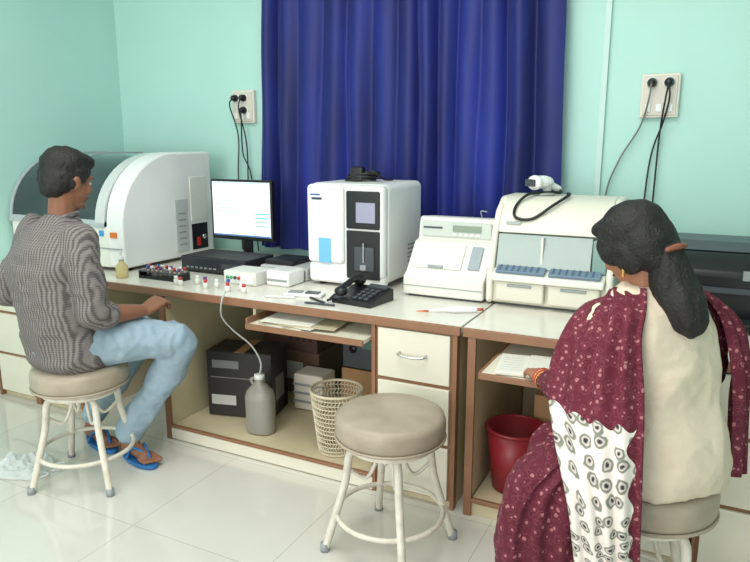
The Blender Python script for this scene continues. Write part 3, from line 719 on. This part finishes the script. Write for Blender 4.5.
def wr(a,sc,sz=1.0,seed=0):
    def f(co):
        q=Vector((co.x*sc+seed,co.y*sc,co.z*sc*sz)); 
        return a*(1-abs(noise.noise(q))*2.4)+a*.4*noise.noise(q*2.3)
    return f

# ---- man
g=G('seated_man',(-2.285,1.80,0),ALR)
Rv=Vector((.8,-.6,0)); Fv=Vector((.6,.8,0))
b=Blob()
b.rings([((-.03,0,.50),.15,.11),((-.03,0,.55),.186,.142),((-.045,-.01,.66),.184,.140),((-.06,-.025,.80),.184,.13),((-.065,-.03,.92),.198,.13),((-.05,-.02,1.0),.20,.12),((-.035,-.01,1.06),.17,.095),((-.02,0,1.105),.09,.07),((-.012,.004,1.13),.058,.056)],Rv,Fv)
b.chain([((.09,-.105,1.045),.068),((.12,-.135,.98),.065),((.13,-.15,.86),.058),((.135,-.145,.77),.055),((.155,-.11,.745),.053)])
b.chain([((-.17,.085,1.05),.068),((-.225,.09,.97),.063),((-.28,.075,.87),.058),((-.31,.075,.80),.055),((-.27,.12,.785),.052)])
w1=wr(.011,7,.8,3); w2=wr(.004,18,1.3,8)
b.build('shirt',shirtm,g,voxel=.008,smooth=6,disp=lambda co:w1(co)+w2(co))
b=Blob(); b.chain([(Vector((-.010,.004,1.13))+Rv*.056*math.cos(a*math.pi/10)+Fv*.056*math.sin(a*math.pi/10)+Vector((0,0,-.01*math.cos(a*math.pi/10+math.pi/2))),.012) for a in range(21)]); b.build('shirt_collar',shirtm,g,voxel=.004,smooth=2)
b=Blob(); b.chain([((.152,-.112,.745),.058),((.168,-.092,.742),.058)]); b.build('cuff_right',shirtm,g,voxel=.005,smooth=2)
b=Blob(); b.chain([((-.275,.115,.785),.056),((-.26,.14,.783),.056)]); b.build('cuff_left',shirtm,g,voxel=.005,smooth=2)
b=Blob(); b.chain([((.15,-.115,.745),.040),((.20,-.045,.735),.039),((.25,.03,.725),.030),((.268,.06,.722),.026)]); hand(b,(.272,.065,.722),(.45,.8,.30),(0.2,-.2,1),-1,curl=.55)
b.build('right_arm',skin,g,voxel=.0045,smooth=3)
b=Blob(); b.chain([((-.27,.12,.785),.038),((-.19,.25,.79),.034),((-.13,.34,.795),.025)]); hand(b,(-.128,.345,.795),(.4,.9,-.1),(0,0,1),1,curl=.3)
b.build('left_arm',skin,g,voxel=.0045,smooth=3)
yaw=math.radians(-33)
P_,R_=head(g,(.02,.012,1.265),yaw,math.radians(-16),skin,neckto=((-.015,.0,1.10),.055))
b=Blob()
for p,r in (((0,-.022,.05),(.085,.098,.08)),((0,-.05,.0),(.079,.066,.08)),((0,-.06,-.045),(.062,.047,.038)),((.0,.042,.084),(.062,.045,.036)),((.066,.0,.03),(.019,.042,.045)),((-.066,.0,.03),(.019,.042,.045)),((.07,-.02,.0),(.013,.022,.04)),((-.07,-.02,.0),(.013,.022,.04))):
    b.ell(P_(*p),r,rot=R_)
b.build('hair',hairm,g,voxel=.0055,smooth=2,disp=lambda co: .004*noise.noise(co*35)+.0025*noise.noise(co*80))
b=Blob()
b.ell((-.02,.0,.60),(.15,.15,.105))
b.chain([((.03,-.055,.605),.102),((.2,.03,.605),.096),((.37,.11,.575),.078),((.385,.12,.548),.076),((.32,.145,.42),.072),((.23,.16,.29),.067),((.135,.165,.155),.060),((.12,.168,.125),.060)])
b.chain([((-.05,.07,.605),.098),((.06,.22,.595),.088),((.14,.33,.565),.072),((.12,.34,.50),.068),((.02,.34,.33),.062),((-.10,.325,.15),.055)])
w3=wr(.008,8,.6,11); w4=wr(.003,22,1,2)
b.build('jeans',denim,g,voxel=.008,smooth=5,disp=lambda co:w3(co)+w4(co))
blue=M('flipflop_blue',(40,110,175),.5)
def foot(tag,ank,heel,toe):
    ank=Vector(ank);heel=Vector(heel);toe=Vector(toe); d=(toe-heel); d.z=0; L=d.length; d.normalize(); s=Vector((-d.y,d.x,0)); z0=.022
    Q=lambda a,l,z:Vector((heel.x,heel.y,0))+d*a*L+s*l+Vector((0,0,z))
    b=Blob(); b.chain([(ank,.034),(Q(.2,0,.075),.036),(Q(.14,0,z0+.032),.032)])
    b.chain([(Q(.2,0,.07),.036),(Q(.45,0,z0+.036),.032),(Q(.7,0,z0+.022),.026)])
    b.chain([(Q(.12,0,z0+.028),.028),(Q(.7,.018,z0+.018),.02),(Q(.72,-.02,z0+.016),.018)])
    for i,l in enumerate((.034,.016,.0,-.014,-.027)):
        r=.012 if i==0 else .0085; e=(.97,.96,.93,.89,.85)[i]
        b.chain([(Q(.7,l*.9,z0+.016),r+.004),(Q(e,l,z0+r),r)])
    b.build(tag+'_foot',skin,g,voxel=.004,smooth=2)
    V=[];n=28
    for i in range(n):
        a=2*math.pi*i/n; l=math.sin(a)*(.042+.01*math.cos(a)); V.append(Q(.5+.53*math.cos(a),l,.003))
    V+= [v+Vector((0,0,.018)) for v in V]
    F=[tuple(range(n)),tuple(range(2*n-1,n-1,-1))]+[(i,(i+1)%n,(i+1)%n+n,i+n) for i in range(n)]
    O(tag+'_sandal_sole',V,F,blue,g,bevel=.003)
    tube(tag+'_sandal_strap_a',[Q(.35,.042,.02),Q(.5,.03,z0+.055),Q(.8,.006,z0+.03),Q(.83,.006,z0)],.006,blue,g)
    tube(tag+'_sandal_strap_b',[Q(.35,-.042,.02),Q(.5,-.028,z0+.055),Q(.8,.004,z0+.03)],.006,blue,g)
foot('right',(.122,.165,.115),(.08,.19,0),(.265,.05,0)); foot('left',(-.105,.325,.13),(-.16,.36,0),(.03,.20,0))

# ---- woman
g=G('seated_woman',(-.063,1.87,0),ALR)
Fw=Vector((-.4,.92,0)).normalized(); Rw=Vector((.92,.4,0)).normalized()
b=Blob()
b.rings([((.0,0,.512),.185,.165),((.0,0,.56),.192,.170),((.005,-.005,.65),.172,.148),((.0,0,.74),.152,.122),((-.01,.0,.84),.157,.118),((-.03,.012,.93),.168,.108),((-.04,.02,.985),.152,.088),((-.05,.03,1.02),.09,.065),((-.055,.035,1.04),.05,.05)],Rw,Fw)
b.chain([((.095,.085,.965),.054),((.135,.095,.9),.052)]); b.chain([((-.17,-.025,.95),.052),((-.2,-.03,.9),.05)])
w5=wr(.006,8,.6,5); w6=wr(.002,24,1,6)
b.build('kameez_top',creamc,g,voxel=.008,smooth=5,disp=lambda co:w5(co)+w6(co))
b=Blob(); b.chain([((-.175,-.025,.945),.056),((-.215,-.03,.86),.052),((-.24,.0,.77),.048),((-.25,.05,.735),.046),((-.258,.15,.712),.040)])
b.build('left_sleeve',maroon,g,voxel=.007,smooth=5,disp=wr(.005,10,1,2))
b=Blob(); b.chain([((.11,.085,.96),.056),((.16,.09,.86),.052),((.185,.12,.76),.048),((.15,.2,.72),.044),((.06,.3,.70),.038)])
b.build('right_sleeve',maroon,g,voxel=.007,smooth=5,disp=wr(.005,10,1,7))
b=Blob(); b.chain([((-.258,.12,.71),.030),((-.262,.2,.70),.026),((-.262,.235,.70),.0225)]); hand(b,(-.262,.24,.70),(-.05,1,-.08),(0,0,1),1,curl=.28,sc=.9)
b.build('left_arm',skinw,g,voxel=.004,smooth=3)
b=Blob(); b.chain([((.08,.28,.70),.030),((.02,.33,.70),.024)]); hand(b,(.015,.335,.70),(-.6,.7,-.1),(0,0,1),-1,curl=.35,sc=.9)
b.build('right_arm',skinw,g,voxel=.004,smooth=3)
bang=M('bangle_gold',(200,150,80),.25,metal=.8)
for i in range(4):
    yy=.205+i*.01
    tube('bangle_%d'%i,[(-.262+.030*math.cos(a*math.pi/8),yy,.70+.030*math.sin(a*math.pi/8)) for a in range(16)],.0025,[bang,M('bangle_red',(190,50,60),.3)][i%2],g,cyclic=True,res=2)
b=Blob(); b.ell((-.06,.02,.585),(.12,.12,.07))
b.chain([((-.11,-.05,.585),.095),((-.22,-.07,.565),.098),((-.335,-.07,.51),.09),((-.35,-.07,.46),.09),((-.355,-.07,.33),.10),((-.35,-.06,.2),.09),((-.34,-.06,.11),.06)])
b.chain([((-.06,.08,.585),.09),((-.15,.10,.56),.095),((-.235,.11,.51),.085),((-.25,.11,.45),.085),((-.25,.11,.32),.09),((-.25,.11,.2),.08),((-.25,.11,.11),.055)])
w7=wr(.010,8,.35,1); w8=wr(.003,20,.6,4)
b.build('salwar',maroon,g,voxel=.009,smooth=5,disp=lambda co:w7(co)+w8(co))
sb=M('sandal_brown',(90,60,45),.5)
for tag,x,yy in(('left',-.34,-.06),('right',-.25,.11)):
    b=Blob(); b.chain([((x,yy,.12),.032),((x,yy,.05),.034),((x-.06,yy+.01,.05),.032),((x-.12,yy+.02,.036),.022)])
    for i in range(5): b.chain([((x-.11,yy+.02+(i-2)*.013,.032),.011),((x-.17+abs(i-1)*.008,yy+.028+(i-2)*.014,.028),.008)])
    b.build(tag+'_foot',skinw,g,voxel=.004,smooth=2)
    V=[];n=24
    for i in range(n):
        a=2*math.pi*i/n; V.append((x-.07+.12*math.cos(a),yy+.012-.02*math.cos(a)+.042*math.sin(a),.002))
    V+=[(p[0],p[1],.017) for p in V]
    O(tag+'_sandal',V,[tuple(range(n)),tuple(range(2*n-1,n-1,-1))]+[(i,(i+1)%n,(i+1)%n+n,i+n) for i in range(n)],sb,g)
sheet('kameez_skirt',[((-.33,-.15,.60),(-.22,-.175,.63),(-.14,-.18,.64)),((-.39,-.17,.54),(-.27,-.19,.56),(-.14,-.20,.57)),((-.42,-.17,.46),(-.28,-.20,.48),(-.145,-.205,.49)),((-.43,-.17,.36),(-.29,-.20,.38),(-.15,-.205,.39)),((-.42,-.17,.26),(-.29,-.20,.27),(-.155,-.20,.28))],maroon,g,fold=.010,nf=4,seed=2)
sheet('dupatta_left',[((-.10,.10,.99),(-.13,.05,1.025),(-.07,-.03,1.04)),((-.20,.06,.98),(-.17,-.06,1.0),(-.095,-.09,.995)),((-.275,.0,.92),(-.21,-.12,.92),(-.12,-.135,.93)),((-.31,-.01,.80),(-.23,-.155,.80),(-.12,-.18,.80)),((-.315,-.10,.68),(-.235,-.225,.67),(-.135,-.235,.67)),((-.305,-.215,.54),(-.225,-.265,.53),(-.14,-.255,.54)),((-.29,-.225,.44),(-.215,-.27,.43),(-.135,-.255,.44)),((-.28,-.225,.375),(-.205,-.27,.365),(-.13,-.255,.37))],maroonw,g,fold=.008,nf=4,seed=1,nu=60,nv=90)
sheet('dupatta_right',[((.04,-.0,1.03),(.06,.07,1.03),(.07,.13,.995)),((.10,.0,1.005),(.135,.04,1.0),(.15,.12,.975)),((.155,-.0,.93),(.205,.02,.925),(.235,.12,.92)),((.18,-.03,.80),(.24,.02,.80),(.275,.14,.79)),((.185,-.05,.66),(.25,.02,.65),(.285,.16,.66)),((.18,-.07,.53),(.25,.0,.52),(.28,.14,.53))],maroon,g,fold=.008,nf=4,seed=5,nu=60,nv=80)
yaw=math.radians(36)
P_,R_=head(g,(-.085,.06,1.135),yaw,math.radians(-28),skinw,neckto=((-.05,.03,1.01),.047),sc=.94,roll=math.radians(-6))
b=Blob()
for p,r in (((0,-.02,.045),(.086,.1,.084)),((0,-.055,-.005),(.084,.07,.088)),((0,-.07,-.06),(.06,.05,.05)),((.064,.012,.018),(.024,.055,.055)),((-.064,.012,.018),(.024,.055,.055)),((.07,-.02,-.02),(.02,.04,.055)),((-.07,-.02,-.02),(.02,.04,.055)),((0,.05,.085),(.058,.038,.028))):
    b.ell(P_(*p),tuple(v*.97 for v in r),rot=R_)
b.build('hair',hairm,g,voxel=.0055,smooth=3,disp=lambda co: .003*noise.noise(co*40))
k0=P_(0,-.085,-.06); k1=Vector((-.01,-.04,1.045))
b=Blob(); b.chain([(k0,.050),(k1,.060),((.005,-.065,1.005),.060),((.012,-.085,.975),.048),((.015,-.10,.955),.028),((.018,-.105,.94),.012)])
b.build('tied_hair',hairm,g,voxel=.006,smooth=4,disp=lambda co:.005*noise.noise(Vector((co.x*55,co.y*55,co.z*9))))
b=Blob(); q0=P_(-.045,-.125,-.045); q1=P_(.02,-.135,-.05)
b.chain([(q0,.007),(q0.lerp(q1,.5)+Vector((.0,-.008,.004)),.009),(q1,.007)])
b.build('hair_clip',M('clip_brown',(132,78,54),.5),g,voxel=.003,smooth=1)
e=P_(-.080,-.0,-.05); tube('earring_left',[e+Vector((0,0,.01)),e,e-Vector((0,0,.02))],.005,bang,g)
e=P_(.080,-.0,-.05); tube('earring_right',[e+Vector((0,0,.01)),e,e-Vector((0,0,.02))],.005,bang,g)

# ------------------------------------------------------------ lights
W=bpy.data.worlds.new('world'); S.world=W; W.use_nodes=True
W.node_tree.nodes['Background'].inputs[0].default_value=(.95,.97,1,1); W.node_tree.nodes['Background'].inputs[1].default_value=1.25
def area(name,loc,rot,sx,sy,p,col=(1,1,1)):
    l=bpy.data.lights.new(name,'AREA'); l.shape='RECTANGLE'; l.size=sx; l.size_y=sy; l.energy=p; l.color=col
    o=bpy.data.objects.new(name,l); o.location=loc; o.rotation_euler=rot; COL.objects.link(o)
area('ceiling_light',(-1.2,1.2,2.85),(0,0,0),2.2,1.2,50,(1,1,.97))
area('doorway_light',(-1.6,-2.3,1.6),(math.radians(80),0,math.radians(10)),2.4,2.0,75,(1,.98,.95))
c=bpy.data.cameras.new('camera'); c.lens=36*660/750; c.sensor_width=36; c.clip_start=.05
o=bpy.data.objects.new('camera',c); o.location=(0,0,1.41); o.rotation_euler=(math.pi/2-math.atan(138/660),0,ALR); COL.objects.link(o); S.camera=o
